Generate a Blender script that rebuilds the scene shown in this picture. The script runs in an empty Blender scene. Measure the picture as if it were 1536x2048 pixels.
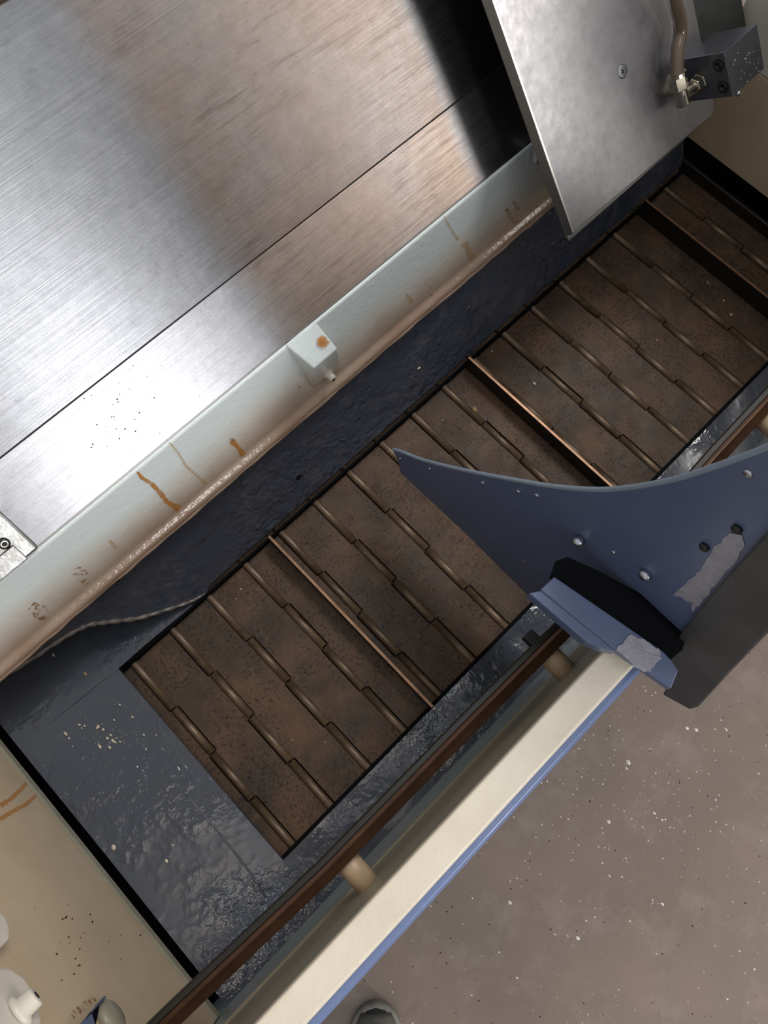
import bpy, bmesh, math, random
from mathutils import Vector, Matrix
random.seed(7)
S = bpy.context.scene
COL = S.collection

# ------------------------------------------------------------------ camera
FPX, CX, CY = 1540.0, 768.0, 1024.0
RIGHT = Vector((0.716901599, -0.696878834, 0.020297487))
DOWN = Vector((-0.661264637, -0.688911115, -0.296868614))
FWD = Vector((0.220864612, 0.199403574, -0.954702591))
CAM = Vector((0, 0, 1.5))
cd = bpy.data.cameras.new('camera'); cam = bpy.data.objects.new('camera', cd); COL.objects.link(cam)
cd.sensor_fit = 'VERTICAL'; cd.sensor_height = 36.0; cd.lens = FPX / 2048 * 36.0
cd.clip_start = 0.02; cd.clip_end = 60
cam.matrix_world = Matrix(((RIGHT.x, -DOWN.x, -FWD.x, CAM.x), (RIGHT.y, -DOWN.y, -FWD.y, CAM.y), (RIGHT.z, -DOWN.z, -FWD.z, CAM.z), (0, 0, 0, 1)))
S.camera = cam

# ------------------------------------------------------------------ light of the workshop
S.view_settings.view_transform = 'Standard'; S.view_settings.look = 'None'
S.view_settings.gamma = 1.0; S.view_settings.use_curve_mapping = False
S.view_settings.exposure = 0.0
w = bpy.data.worlds.new('workshop'); S.world = w; w.use_nodes = True
w.node_tree.nodes['Background'].inputs[0].default_value = (0.92, 0.96, 1.0, 1)
w.node_tree.nodes['Background'].inputs[1].default_value = 0.66

def area(name, loc, target, sx, sy, power, col):
    l = bpy.data.lights.new(name, 'AREA'); l.shape = 'RECTANGLE'; l.size = sx; l.size_y = sy
    l.energy = power; l.color = col
    o = bpy.data.objects.new(name, l); COL.objects.link(o); o.location = loc
    o.rotation_euler = (Vector(target) - Vector(loc)).to_track_quat('-Z', 'Y').to_euler()
    return o
area('ceiling_lamp', (2.6, .9, 4.6), (0.3, 0.1, 0.5), 1.6, 1.2, 95, (1.0, 0.97, 0.92))
area('window_light', (0.34, -5.2, 2.75), (0.05, 0.45, 0.7), 0.85, 1.2, 140, (0.95, 0.97, 1.0))
area('plate_fill_light', (4.6, -4.6, 3.6), (0.8, 0.4, 0.7), 1.6, 1.6, 75, (1.0, 0.96, 0.9))  # unseen light added to brighten the guard plate

area('ceiling_lamp', (-.10, -.10, 4.5), (-.3, 0, .4), .55, .55, 3.6, (1.0, .80, .66))  # unseen warm lamp added for a brown reflection in the left deck
area('skylight', (.50, -.45, 4.6), (.1, -.1, .4), .9, .6, 6.0, (.86, .93, 1.0))

# ------------------------------------------------------------------ helpers
def ray(q): return RIGHT * ((q[0] - CX) / FPX) + DOWN * ((q[1] - CY) / FPX) + FWD
def on(q, P0, n):
    d = ray(q); return CAM + d * ((P0 - CAM).dot(n) / d.dot(n))
def atz(x, y, z): return on((x, y), Vector((0, 0, z)), Vector((0, 0, 1)))
def atx(x, y, X): return on((x, y), Vector((X, 0, 0)), Vector((1, 0, 0)))
def aty(x, y, Y): return on((x, y), Vector((0, Y, 0)), Vector((0, 1, 0)))

def lin(c):
    f = lambda v: (v / 255 / 12.92) if v / 255 <= 0.04045 else ((v / 255 + 0.055) / 1.055) ** 2.4
    return (f(c[0]), f(c[1]), f(c[2]), 1)

def empty(name, loc, label=None, cat=None, group=None):
    o = bpy.data.objects.new(name, None); COL.objects.link(o); o.location = loc
    o.empty_display_size = 0.05
    tag(o, label, cat, group); return o
def tag(o, label=None, cat=None, group=None, kind=None):
    if label: o['label'] = label
    if cat: o['category'] = cat
    if group: o['group'] = group
    if kind: o['kind'] = kind
    return o
WORLD = {}
def wpos(o):
    p = Vector(o.location)
    while o.parent: o = o.parent; p += Vector(o.location)
    return p
def link(name, bm, mat, parent=None, smooth=False, bevel=0, seg=2):
    """vertices in bm are in world metres; the object origin sits at its parent's base"""
    bmesh.ops.recalc_face_normals(bm, faces=bm.faces)
    me = bpy.data.meshes.new(name)
    if parent:
        off = wpos(parent)
    else:
        off = sum((v.co for v in bm.verts), Vector()) / max(1, len(bm.verts))
        off.z = min(v.co.z for v in bm.verts)
    for v in bm.verts: v.co -= off
    bm.to_mesh(me); bm.free()
    if smooth:
        for p in me.polygons: p.use_smooth = True
    me.materials.append(mat)
    o = bpy.data.objects.new(name, me); COL.objects.link(o)
    if parent: o.parent = parent
    else: o.location = off
    if bevel:
        m = o.modifiers.new('bevel', 'BEVEL'); m.width = bevel; m.segments = seg; m.limit_method = 'ANGLE'; m.angle_limit = math.radians(35)
        m.harden_normals = False
    return o
def prism(bm, poly, vec):
    a = [bm.verts.new(Vector(p)) for p in poly]; b = [bm.verts.new(Vector(p) + vec) for p in poly]
    bm.faces.new(a); bm.faces.new(b[::-1])
    for i in range(len(a)): bm.faces.new((a[i], a[(i + 1) % len(a)], b[(i + 1) % len(a)], b[i]))
    return bm
def xprism(bm, yz, x0, x1): return prism(bm, [(x0, y, z) for y, z in yz], Vector((x1 - x0, 0, 0)))
def box(bm, x0, x1, y0, y1, z0, z1): return prism(bm, [(x0, y0, z0), (x1, y0, z0), (x1, y1, z0), (x0, y1, z0)], Vector((0, 0, z1 - z0)))
def fbox(bm, O, ex, ey, ez, a0, a1, b0, b1, c0, c1):
    return prism(bm, [O + ex * a + ey * b + ez * c0 for a, b in ((a0, b0), (a1, b0), (a1, b1), (a0, b1))], ez * (c1 - c0))
def frame(axis):
    a = Vector(axis).normalized(); t = Vector((0, 0, 1)) if abs(a.z) < .9 else Vector((1, 0, 0))
    u = a.cross(t).normalized(); return a, u, a.cross(u).normalized()
def lathe(bm, P, axis, prof, n=20, phase=0.0):
    """prof = [(distance along axis, radius)]"""
    a, u, v = frame(axis); rings = []
    for d, r in prof:
        if r < 1e-6: rings.append([bm.verts.new(P + a * d)])
        else: rings.append([bm.verts.new(P + a * d + (u * math.cos(2 * math.pi * i / n + phase) + v * math.sin(2 * math.pi * i / n + phase)) * r) for i in range(n)])
    for A, B in zip(rings, rings[1:]):
        for i in range(n):
            j = (i + 1) % n
            if len(A) == 1 and len(B) == 1: continue
            if len(A) == 1: bm.faces.new((A[0], B[j], B[i]))
            elif len(B) == 1: bm.faces.new((A[i], A[j], B[0]))
            else: bm.faces.new((A[i], A[j], B[j], B[i]))
    for R, s in ((rings[0], 1), (rings[-1], -1)):
        if len(R) > 1: bm.faces.new(R[::s])
    return bm
def cyl(bm, P, Q, r, n=20):
    P = Vector(P); Q = Vector(Q); return lathe(bm, P, Q - P, [(0, r), ((Q - P).length, r)], n)
def tube(bm, pts, r, n=14):
    """round tube along a smooth path"""
    P = [Vector(p) for p in pts]; path = []
    for i in range(len(P) - 1):
        p0 = P[max(i - 1, 0)]; p1 = P[i]; p2 = P[i + 1]; p3 = P[min(i + 2, len(P) - 1)]
        for k in range(8):
            t = k / 8
            path.append(0.5 * (2 * p1 + (p2 - p0) * t + (2 * p0 - 5 * p1 + 4 * p2 - p3) * t * t + (3 * p1 - p0 - 3 * p2 + p3) * t ** 3))
    path.append(P[-1]); rings = []; u = None
    for i, p in enumerate(path):
        d = (path[min(i + 1, len(path) - 1)] - path[max(i - 1, 0)]).normalized()
        if u is None: u = frame(d)[1]
        u = (u - d * u.dot(d)).normalized(); v = d.cross(u)
        rr = r(i / (len(path) - 1)) if callable(r) else r
        rings.append([bm.verts.new(p + (u * math.cos(2 * math.pi * k / n) + v * math.sin(2 * math.pi * k / n)) * rr) for k in range(n)])
    for A, B in zip(rings, rings[1:]):
        for k in range(n): bm.faces.new((A[k], A[(k + 1) % n], B[(k + 1) % n], B[k]))
    bm.faces.new(rings[0][::-1]); bm.faces.new(rings[-1]); return bm
def NB(): return bmesh.new()

# ------------------------------------------------------------------ materials
def nodes(m):
    m.use_nodes = True; return m.node_tree, m.node_tree.nodes, m.node_tree.links, m.node_tree.nodes['Principled BSDF']
def pos(nt, scale=(1, 1, 1), rot=(0, 0, 0)):
    g = nt.nodes.new('ShaderNodeNewGeometry'); mp = nt.nodes.new('ShaderNodeMapping')
    mp.inputs['Scale'].default_value = scale; mp.inputs['Rotation'].default_value = rot
    nt.links.new(g.outputs['Position'], mp.inputs[0]); return mp.outputs[0]
def noise(nt, vec, scale, detail=4, rough=.55, dist=0):
    n = nt.nodes.new('ShaderNodeTexNoise'); n.inputs['Scale'].default_value = scale; n.inputs['Detail'].default_value = detail
    n.inputs['Roughness'].default_value = rough; n.inputs['Distortion'].default_value = dist
    nt.links.new(vec, n.inputs['Vector']); return n.outputs['Fac']
def ramp(nt, fac, stops):
    r = nt.nodes.new('ShaderNodeValToRGB'); e = r.color_ramp.elements
    while len(e) < len(stops): e.new(0.5)
    for el, (p, c) in zip(e, stops):
        el.position = p; el.color = c if len(c) == 4 else (*c, 1)
    nt.links.new(fac, r.inputs[0]); return r.outputs[0]
G = lambda v: (v, v, v, 1)
def mixc(nt, fac, a, b, mode='MIX'):
    m = nt.nodes.new('ShaderNodeMix'); m.data_type = 'RGBA'; m.blend_type = mode
    for s, v in ((0, fac), (6, a), (7, b)):
        if hasattr(v, 'type'): nt.links.new(v, m.inputs[s])
        else: m.inputs[s].default_value = v
    return m.outputs[2]
def math_(nt, op, a, b):
    m = nt.nodes.new('ShaderNodeMath'); m.operation = op
    for i, v in enumerate((a, b)):
        if hasattr(v, 'type'): nt.links.new(v, m.inputs[i])
        else: m.inputs[i].default_value = v
    return m.outputs[0]
def bump(nt, h, strength, dist, prev=None):
    b = nt.nodes.new('ShaderNodeBump'); b.inputs['Strength'].default_value = strength; b.inputs['Distance'].default_value = dist
    nt.links.new(h, b.inputs['Height'])
    if prev: nt.links.new(prev, b.inputs['Normal'])
    return b.outputs[0]

def plain(name, c, rough=.5, metal=0, c2=None, sc=40, bsc=0, bst=0.3, bd=.0005, spec=.5):
    m = bpy.data.materials.new(name); nt, N, L, b = nodes(m)
    b.inputs['Roughness'].default_value = rough; b.inputs['Metallic'].default_value = metal
    b.inputs['Specular IOR Level'].default_value = spec
    if c2:
        f = noise(nt, pos(nt), sc, 6, .65)
        L.new(ramp(nt, f, [(.35, lin(c)), (.68, lin(c2))]), b.inputs['Base Color'])
    else: b.inputs['Base Color'].default_value = lin(c)
    if bsc: L.new(bump(nt, noise(nt, pos(nt), bsc, 3), bst, bd), b.inputs['Normal'])
    return m

def blue_paint(name, c, c2, rip=60, rst=.5, rough=.16, wetlo=.42, wethi=.62, bd=.003, dust=(92, 86, 80), dustamt=.25):
    """glossy brushed-on blue paint, wet with coolant in patches"""
    m = bpy.data.materials.new(name); nt, N, L, b = nodes(m)
    p = pos(nt); big = noise(nt, p, 7, 4, .6); fine = noise(nt, p, rip, 3, .5, .6); mid = noise(nt, p, 2.5 * rip, 2)
    col = ramp(nt, noise(nt, p, 5, 5, .6), [(.3, lin(c)), (.7, lin(c2))])
    dm = ramp(nt, noise(nt, p, 26, 8, .7), [(.5, G(0)), (.8, G(dustamt))])
    L.new(mixc(nt, dm, col, lin(dust)), b.inputs['Base Color'])
    wet = ramp(nt, big, [(wetlo, G(0)), (wethi, G(1))])
    L.new(math_(nt, 'MULTIPLY_ADD', wet, -.16) if False else ramp(nt, big, [(wetlo, G(rough + .2)), (wethi, G(rough))]), b.inputs['Roughness'])
    h = math_(nt, 'MULTIPLY', math_(nt, 'ADD', fine, math_(nt, 'MULTIPLY', mid, .35)), wet)
    L.new(bump(nt, h, rst, bd), b.inputs['Normal'])
    b.inputs['Specular IOR Level'].default_value = .5
    return m

MAT = {}
MAT['tray'] = blue_paint('wet_dark_blue_paint', (56, 62, 74), (62, 64, 70), 58, .42, .07, .40, .58, .004)
MAT['chute'] = blue_paint('dark_blue_cast_paint', (62, 68, 82), (70, 71, 78), 60, .9, .12, .42, .58, .006, dust=(120, 112, 106), dustamt=.45)
MAT['blue'] = blue_paint('blue_door_paint', (82, 94, 124), (78, 86, 112), 30, .25, .24, .3, .8, .001, dustamt=.12)
MAT['skirt'] = blue_paint('blue_skirt_paint', (96, 112, 150), (104, 118, 154), 40, .3, .22, .3, .7, .001, dustamt=.1)
MAT['dark'] = plain('dark_void_shade', (8, 9, 12), .8, spec=.1)  # near-black standing in for deep shade in gaps and recesses
MAT['darkblue'] = plain('shaded_blue_paint', (30, 36, 52), .4)
MAT['black'] = plain('black_steel', (26, 26, 27), .45, .2)

def cream_paint():
    m = bpy.data.materials.new('white_apron_paint'); nt, N, L, b = nodes(m)
    p = pos(nt); g = N.new('ShaderNodeSeparateXYZ'); L.new(p, g.inputs[0])
    zz = math_(nt, 'ADD', g.outputs[2], math_(nt, 'MULTIPLY', math_(nt, 'SUBTRACT', noise(nt, p, 9, 5), .5), .06))
    stain_reflect = ramp(nt, zz, [(.528, lin((158, 130, 110))), (.558, lin((186, 168, 150))), (.59, lin((210, 205, 196))), (.62, lin((214, 221, 219)))])  # rust stain low down, mixed with painted-in warm reflection
    L.new(stain_reflect, b.inputs['Base Color']); b.inputs['Roughness'].default_value = .16
    L.new(bump(nt, noise(nt, p, 120, 3), .5, .0014), b.inputs['Normal']); return m
MAT['apron'] = cream_paint()
MAT['lip'] = plain('rust_tinted_lip', (150, 126, 108), .4, c2=(136, 112, 94), sc=60, bsc=90)
MAT['cream'] = plain('cream_enclosure_paint', (192, 170, 142), .4, c2=(182, 160, 132), sc=12, bsc=220, bst=.25, bd=.0006)
MAT['sill'] = plain('cream_sill_paint', (216, 205, 187), .42, c2=(206, 194, 174), sc=14, bsc=150, bst=.45, bd=.001)
MAT['greywhite'] = plain('grey_white_panel_paint', (204, 196, 182), .4, bsc=200, bst=.2)
MAT['olive'] = plain('olive_shaded_paint', (142, 136, 118), .4, c2=(134, 128, 110), sc=10)
MAT['greygreen'] = plain('pale_grey_green_paint', (150, 160, 158), .35, c2=(136, 146, 146), sc=16)

def way_metal(name, base, brown, rough, aniso, tang, streak, blot=1.0, spots=True):
    m = bpy.data.materials.new(name); nt, N, L, b = nodes(m)
    b.inputs['Metallic'].default_value = 1.0
    p = pos(nt)
    if streak:
        st = noise(nt, pos(nt, (1.2, 120, 120)), 3.0, 6, .7)
        st2 = noise(nt, pos(nt, (.6, 300, 300)), 1.6, 3, .6)
    else:
        st = noise(nt, p, 90, 6, .7); st2 = noise(nt, p, 260, 3)
    blotch = noise(nt, p, 5.5, 5, .62)
    fac = math_(nt, 'ADD', math_(nt, 'MULTIPLY', blotch, .7), math_(nt, 'MULTIPLY', st, .3))
    fine = noise(nt, p, 55, 6, .7)
    if streak:   # brown oxide tint and warm reflected band painted on the middle of the cover
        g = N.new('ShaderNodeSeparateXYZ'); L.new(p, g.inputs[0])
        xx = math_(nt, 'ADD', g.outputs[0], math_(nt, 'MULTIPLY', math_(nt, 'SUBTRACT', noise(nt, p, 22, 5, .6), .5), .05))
        warm_band = ramp(nt, xx, [(.235, G(0)), (.285, G(1)), (.585, G(1)), (.61, G(.1))])
        fb = math_(nt, 'MULTIPLY', warm_band, ramp(nt, fac, [(.30, G(.35)), (.6, G(1))]))
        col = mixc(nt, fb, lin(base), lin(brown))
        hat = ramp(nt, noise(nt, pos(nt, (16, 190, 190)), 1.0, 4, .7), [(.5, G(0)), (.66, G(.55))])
        col = mixc(nt, math_(nt, 'MULTIPLY', math_(nt, 'MULTIPLY', hat, warm_band), ramp(nt, noise(nt, p, 8, 2), [(.45, G(0)), (.6, G(1))])), col, lin((112, 98, 90)))
    else: col = ramp(nt, fac, [(.36, lin(base)), (.62, lin(brown))])
    col = mixc(nt, 1.0, col, ramp(nt, fine, [(.3, G(.8)), (.7, G(1.0))]), 'MULTIPLY')
    sp = ramp(nt, noise(nt, p, 230, 5, .75), [(.60, G(1)), (.74, G(.55 if spots else .9))])
    L.new(mixc(nt, 1.0, col, sp, 'MULTIPLY'), b.inputs['Base Color'])
    rr = math_(nt, 'ADD', math_(nt, 'MULTIPLY', st, .22), rough - .1)
    L.new(rr, b.inputs['Roughness'])
    b.inputs['Anisotropic'].default_value = aniso
    t = N.new('ShaderNodeCombineXYZ')
    for i in range(3): t.inputs[i].default_value = tang[i]
    L.new(t.outputs[0], b.inputs['Tangent'])
    L.new(bump(nt, math_(nt, 'ADD', st, st2), .25 if streak else .1, .0006), b.inputs['Normal'])
    return m
ANG = math.radians(47.5)
DV = Vector((0, math.cos(ANG), math.sin(ANG))); NV = Vector((0, -math.sin(ANG), math.cos(ANG))); XV = Vector((1, 0, 0))
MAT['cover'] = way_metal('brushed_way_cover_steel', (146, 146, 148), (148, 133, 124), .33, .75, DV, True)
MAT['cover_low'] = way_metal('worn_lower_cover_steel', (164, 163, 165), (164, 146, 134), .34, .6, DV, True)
MAT['plate'] = way_metal('stainless_guard_plate', (190, 188, 192), (168, 166, 168), .36, .35, XV, False, spots=False)
MAT['edge'] = plain('bright_cut_edge', (215, 212, 205), .25, 1)
MAT['edge_dark'] = plain('dull_steel_edge', (120, 118, 114), .4, 1)
MAT['cast'] = plain('brown_cast_iron', (150, 134, 112), .5, .7, c2=(128, 112, 92), sc=30)
MAT['clamp'] = plain('scuffed_alloy', (190, 190, 190), .35, 1, c2=(150, 148, 140), sc=60, bsc=120, bst=.6)
MAT['nickel'] = plain('nickel_fitting', (205, 196, 176), .22, 1, c2=(180, 168, 146), sc=90)
MAT['hose'] = plain('smoked_coolant_tube', (98, 84, 72), .2, .3)
MAT['anod'] = plain('black_anodised_block', (88, 88, 94), .4, .8, c2=(98, 98, 104), sc=50)
MAT['saddle'] = plain('dark_saddle_casting', (58, 60, 58), .5, .3, c2=(46, 48, 46), sc=30)
MAT['rubber'] = plain('black_rubber_skin', (54, 54, 54), .5, 0, c2=(70, 70, 70), sc=14, bsc=60, bst=.2)
MAT['grey_reflection'] = plain('grey_reflection_patch', (148, 146, 154), .35, 0, c2=(128, 126, 134), sc=90, bsc=70, bst=.8, bd=.001)
MAT['bar'] = plain('oily_brown_guide_bar', (70, 48, 36), .3, .5, c2=(92, 62, 44), sc=25, bsc=70, bst=.3)
MAT['bar_side'] = plain('dark_bar_side', (40, 36, 32), .4, .4)
MAT['post'] = plain('tan_spacer_tube', (190, 164, 132), .4, .0, c2=(168, 144, 116), sc=45, bsc=120)
MAT['boltm'] = plain('zinc_bolt', (180, 182, 188), .3, 1)
MAT['hole'] = plain('bolt_hole_black', (6, 7, 10), .6)
MAT['bead'] = plain('weld_bead_grey', (120, 110, 102), .3, .1, c2=(70, 70, 76), sc=50, bsc=90, bst=1.0, bd=.002)
MAT['chipm'] = plain('pale_chip', (228, 214, 190), .3, .2)
MAT['chipy'] = plain('tan_chip', (196, 156, 112), .35, .2)
MAT['grit'] = plain('floor_grit', (236, 226, 214), .5)
MAT['crumb'] = plain('dark_grit', (22, 18, 14), .7)
MAT['shoe'] = plain('dark_olive_shoe_leather', (70, 68, 60), .55, 0, c2=(96, 92, 82), sc=50, bsc=160)
MAT['sole'] = plain('grey_rubber_sole', (134, 128, 116), .6, 0, c2=(116, 112, 102), sc=40)
MAT['groove'] = plain('sole_groove', (16, 14, 12), .7)

def belt_steel(name, k=1.0, seed=0.0):
    m = bpy.data.materials.new(name); nt, N, L, b = nodes(m); p = pos(nt)
    c = ramp(nt, noise(nt, p, 11, 7, .7), [(.3, lin((54, 45, 38))), (.48, lin((73, 57, 45))), (.72, lin((100, 73, 52)))])
    clus = ramp(nt, noise(nt, p, 16, 4, .6), [(.36, G(0)), (.54, G(1))])
    gx = ramp(nt, noise(nt, p, 210, 6, .75), [(.50, G(0)), (.60, G(1))])
    d = ramp(nt, math_(nt, 'MULTIPLY', clus, gx), [(.1, G(1)), (.9, G(.28))])
    s = ramp(nt, noise(nt, pos(nt, (1, 1, 1), (0, 0, .6)), 45, 6, .8), [(.56, G(0)), (.74, G(.5))])
    c = mixc(nt, 1.0, c, d, 'MULTIPLY'); c = mixc(nt, s, c, lin((112, 92, 72)))
    L.new(c, b.inputs['Base Color']); b.inputs['Specular IOR Level'].default_value = .25
    L.new(ramp(nt, noise(nt, p, 30, 5), [(.3, G(.65)), (.7, G(.5))]), b.inputs['Roughness'])
    L.new(bump(nt, noise(nt, p, 160, 5, .7), .35, .0008), b.inputs['Normal']); return m
MAT['belt'] = belt_steel('oily_brown_belt_steel')
MAT['knuckle'] = plain('oily_bronze_knuckle', (112, 92, 72), .42, .35, c2=(80, 63, 48), sc=45, bsc=120, bst=.3)
MAT['cleat'] = plain('copper_brown_cleat_edge', (150, 112, 84), .4, .5, c2=(112, 84, 64), sc=60)

def rust(name, c, lo=.35, hi=.6, amt=.85, mn=.35):
    m = bpy.data.materials.new(name); nt, N, L, b = nodes(m)
    b.inputs['Base Color'].default_value = lin(c); b.inputs['Roughness'].default_value = .35
    L.new(ramp(nt, noise(nt, pos(nt), 150, 5, .7), [(lo, G(amt * mn)), (hi, G(amt))]), b.inputs['Alpha']); return m
MAT['rust'] = rust('orange_rust_run', (190, 128, 52), .3, .6, .9)
MAT['rust_pale'] = rust('pale_rust_run', (200, 160, 100), .35, .7, .55)
MAT['rust_dark'] = rust('brown_rust_speckle', (120, 84, 50), .52, .68, .8)
MAT['rust_speck'] = rust('rust_speckle', (146, 100, 54), .50, .62, .9, 0)

def floor_mat():
    m = bpy.data.materials.new('brown_painted_concrete'); nt, N, L, b = nodes(m); p = pos(nt)
    c = ramp(nt, noise(nt, p, 3.2, 6, .6), [(.3, lin((110, 95, 84))), (.55, lin((122, 105, 92))), (.75, lin((134, 108, 97)))])
    du = ramp(nt, noise(nt, p, 9, 9, .75), [(.5, G(0)), (.75, G(.5))])
    c = mixc(nt, du, c, lin((156, 141, 129)))
    v = N.new('ShaderNodeTexVoronoi'); v.inputs['Scale'].default_value = 60; L.new(p, v.inputs['Vector'])
    sp = ramp(nt, v.outputs['Distance'], [(.05, G(.7)), (.09, G(0))])
    msk = ramp(nt, noise(nt, p, 14, 3), [(.5, G(0)), (.62, G(1))])
    c = mixc(nt, math_(nt, 'MULTIPLY', sp, msk), c, lin((112, 96, 84)))
    scr = ramp(nt, noise(nt, pos(nt, (60, 4, 1), (0, 0, .9)), 3, 3, .6), [(.68, G(0)), (.76, G(.25))])
    c = mixc(nt, scr, c, lin((184, 168, 154)))
    scr2 = ramp(nt, noise(nt, pos(nt, (50, 3, 1), (0, 0, -.5)), 3, 3, .6), [(.7, G(0)), (.78, G(.25))])
    c = mixc(nt, scr2, c, lin((190, 176, 162)))
    g = N.new('ShaderNodeSeparateXYZ'); L.new(p, g.inputs[0])
    L.new(c, b.inputs['Base Color']); b.inputs['Roughness'].default_value = .42
    L.new(bump(nt, noise(nt, p, 70, 6, .7), .25, .001), b.inputs['Normal']); return m
MAT['floor'] = floor_mat()

# ------------------------------------------------------------------ floor
bm = NB(); box(bm, -3.5, 4.5, -5.8, 3.0, -.05, 0)
tag(link('floor', bm, MAT['floor']), kind='structure')

# workshop wall behind the operator, seen only in the steel's reflections
bm = NB(); box(bm, -3.5, 3.2, -5.9, -5.8, 0, 5.2); tag(link('wall_front', bm, plain('warm_workshop_wall', (176, 152, 134), .7)), kind='structure')
bm = NB(); box(bm, 1.35, 2.0, -5.8, -5.3, 0, 5.2); tag(link('added_column_1', bm, plain('dark_band_column', (40, 40, 42), .7)), kind='structure')  # unseen column added to put a dark band into the steel's reflections

# ------------------------------------------------------------------ machine base: pan, chute wall, white apron
base = empty('lathe_base', (0.35, 0.2, 0), 'blue and white cast lathe base with oily chip pan around the conveyor', 'machine')
XL, XR = -.325, 1.088
# blue pan deck, L-shaped around the conveyor opening
def grid_deck(name, x0, x1, y0, y1, z0, z1, nx, ny, fn):
    b = NB(); V = [[b.verts.new((x0 + (x1 - x0) * i / nx, y0 + (y1 - y0) * j / ny, z1 + fn(x0 + (x1 - x0) * i / nx, y0 + (y1 - y0) * j / ny))) for j in range(ny + 1)] for i in range(nx + 1)]
    for i in range(nx):
        for j in range(ny): b.faces.new((V[i][j], V[i + 1][j], V[i + 1][j + 1], V[i][j + 1]))
    edge = [V[i][0] for i in range(nx + 1)] + [V[nx][j] for j in range(1, ny + 1)] + [V[i][ny] for i in range(nx - 1, -1, -1)] + [V[0][j] for j in range(ny - 1, 0, -1)]
    low = [b.verts.new((v.co.x, v.co.y, z0)) for v in edge]
    for k in range(len(edge)):
        q = (k + 1) % len(edge); b.faces.new((edge[k], low[k], low[q], edge[q]))
    b.faces.new(low); return link(name, b, MAT['tray'], base)
DK0 = Vector((-.172, 0, .4105)); DKN = Vector((.022, 0, .153)).normalized()
deck = grid_deck('pan_deck', XL, -.172, -.094, .42, .397, .41, 40, 120, lambda x, y: .0012 * math.sin(31 * x + 17 * y) + .022 * (-.172 - x) / .153)
front = grid_deck('pan_deck', -.172, XR, -.094, -.021, .397, .41, 200, 14, lambda x, y: .0008 * math.sin(60 * x) * math.sin(80 * y))
# raised weld seam on the left deck
bm = NB(); tube(bm, [on(q, DK0, DKN) for q in ((372, 1590), (440, 1668), (500, 1745), (532, 1795))], .0014, 6)
link('weld_seam', bm, MAT['tray'], base, True)
# chute wall
CW0 = Vector((0, .326, .395)); CWN = Vector((0, -(.52 - .395), (.392 - .326))).normalized()
BEAD = [(-60, 1388), (0, 1352), (60, 1319), (130, 1274), (175, 1253), (220, 1245), (275, 1238), (330, 1222), (380, 1205), (414, 1188)]
bd = [on(q, CW0, CWN) for q in BEAD]
def cwz(x, z): return Vector((x, .326 + (z - .395) * .066 / .125, z))
bm = NB(); prism(bm, [cwz(-.332, .52), cwz(XR, .52), cwz(XR, .395), cwz(bd[-1].x + .012, .395)] + bd[::-1] + [cwz(-.332, bd[0].z)], -CWN * .012)
link('chute_wall', bm, MAT['chute'], base, bevel=.002)
# apron
bm = NB(); xprism(bm, [(.379, .518), (.376, .524), (.377, .532), (.386, .540), (.410, .659), (.47, .659), (.47, .518)], -.332, XR)
link('apron', bm, MAT['apron'], base, bevel=.003)
AP0 = Vector((0, .386, .540)); APN = Vector((0, -(.659 - .540), (.410 - .386))).normalized()
# sagging rust tinted rim under the apron
bm = NB(); pts = []
x = -.332
while x < XR: pts.append((x, .3775 + random.uniform(-.0008, .0008), .5235 + random.uniform(-.0018, .0012))); x += .022
tube(bm, pts, lambda t: .0030, 8); link('paint_lip', bm, MAT['lip'], base, True)
# boss block with drain nozzle
bp = [on(q, AP0, APN) for q in ((633, 645), (570, 690), (628, 780), (684, 738))]
bp2 = [on(q, AP0 + APN * .022, APN) for q in ((675, 697), (628, 737))]
bm = NB(); A_, D_, F_, E_ = [bm.verts.new(p - APN * .001) for p in bp]; B_, C_ = [bm.verts.new(p) for p in bp2]
for f in ((A_, B_, C_, D_), (C_, B_, E_, F_), (D_, C_, F_), (A_, E_, B_), (A_, D_, F_, E_)): bm.faces.new(f)
boss = link('boss_block', bm, MAT['apron'], base, bevel=.002)
fn_ = (bp2[0] - bp2[1]).cross(bp[2] - bp2[1]).normalized()
if fn_.dot(CAM - bp2[0]) < 0: fn_ = -fn_
nz = on((656, 748), bp2[0], fn_)
bm = NB(); lathe(bm, nz - fn_ * .001, fn_, [(0, .0085), (.002, .0085), (.003, .006), (.011, .0055), (.0118, .0045)], 24)
noz = link('drain_nozzle', bm, MAT['apron'], boss, True)
bm = NB(); lathe(bm, nz + fn_ * .0109, fn_, [(0, .0022), (.0012, .0022)], 16); link('nozzle_hole', bm, MAT['hole'], boss)
# bolt holes in chute wall
for q, r in (((597, 955), .0052), ((872, 605), .004), ((233, 1160), .0055)):
    P = on(q, CW0, CWN); bm = NB(); lathe(bm, P, CWN, [(-.001, r * 1.55), (.0009, r * 1.5), (.0011, r), (-.0005, r * .9)], 24)
    bo = link('bolt_rim', bm, MAT['chute'], base, True)
    bm = NB(); lathe(bm, P + CWN * .0004, CWN, [(0, r * .92), (.0004, r * .92)], 20); link('bolt_hole', bm, MAT['hole'], bo)
# curved weld bead on chute wall
def bead(pts, P0, n, r, mat, name, parent):
    b = NB(); tube(b, [on(q, P0, n) + n * r * .2 for q in pts], lambda t: r * (.7 + .5 * math.sin(t * 57) ** 2) * (1 - .75 * t ** 3), 8); return link(name, b, mat, parent, True)
bead([(-30, 1372), (60, 1318), (130, 1272), (175, 1250), (220, 1243), (275, 1236), (330, 1220), (380, 1203), (405, 1190), (418, 1183)], CW0, CWN, .0038, MAT['bead'], 'weld_bead', base)
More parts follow.
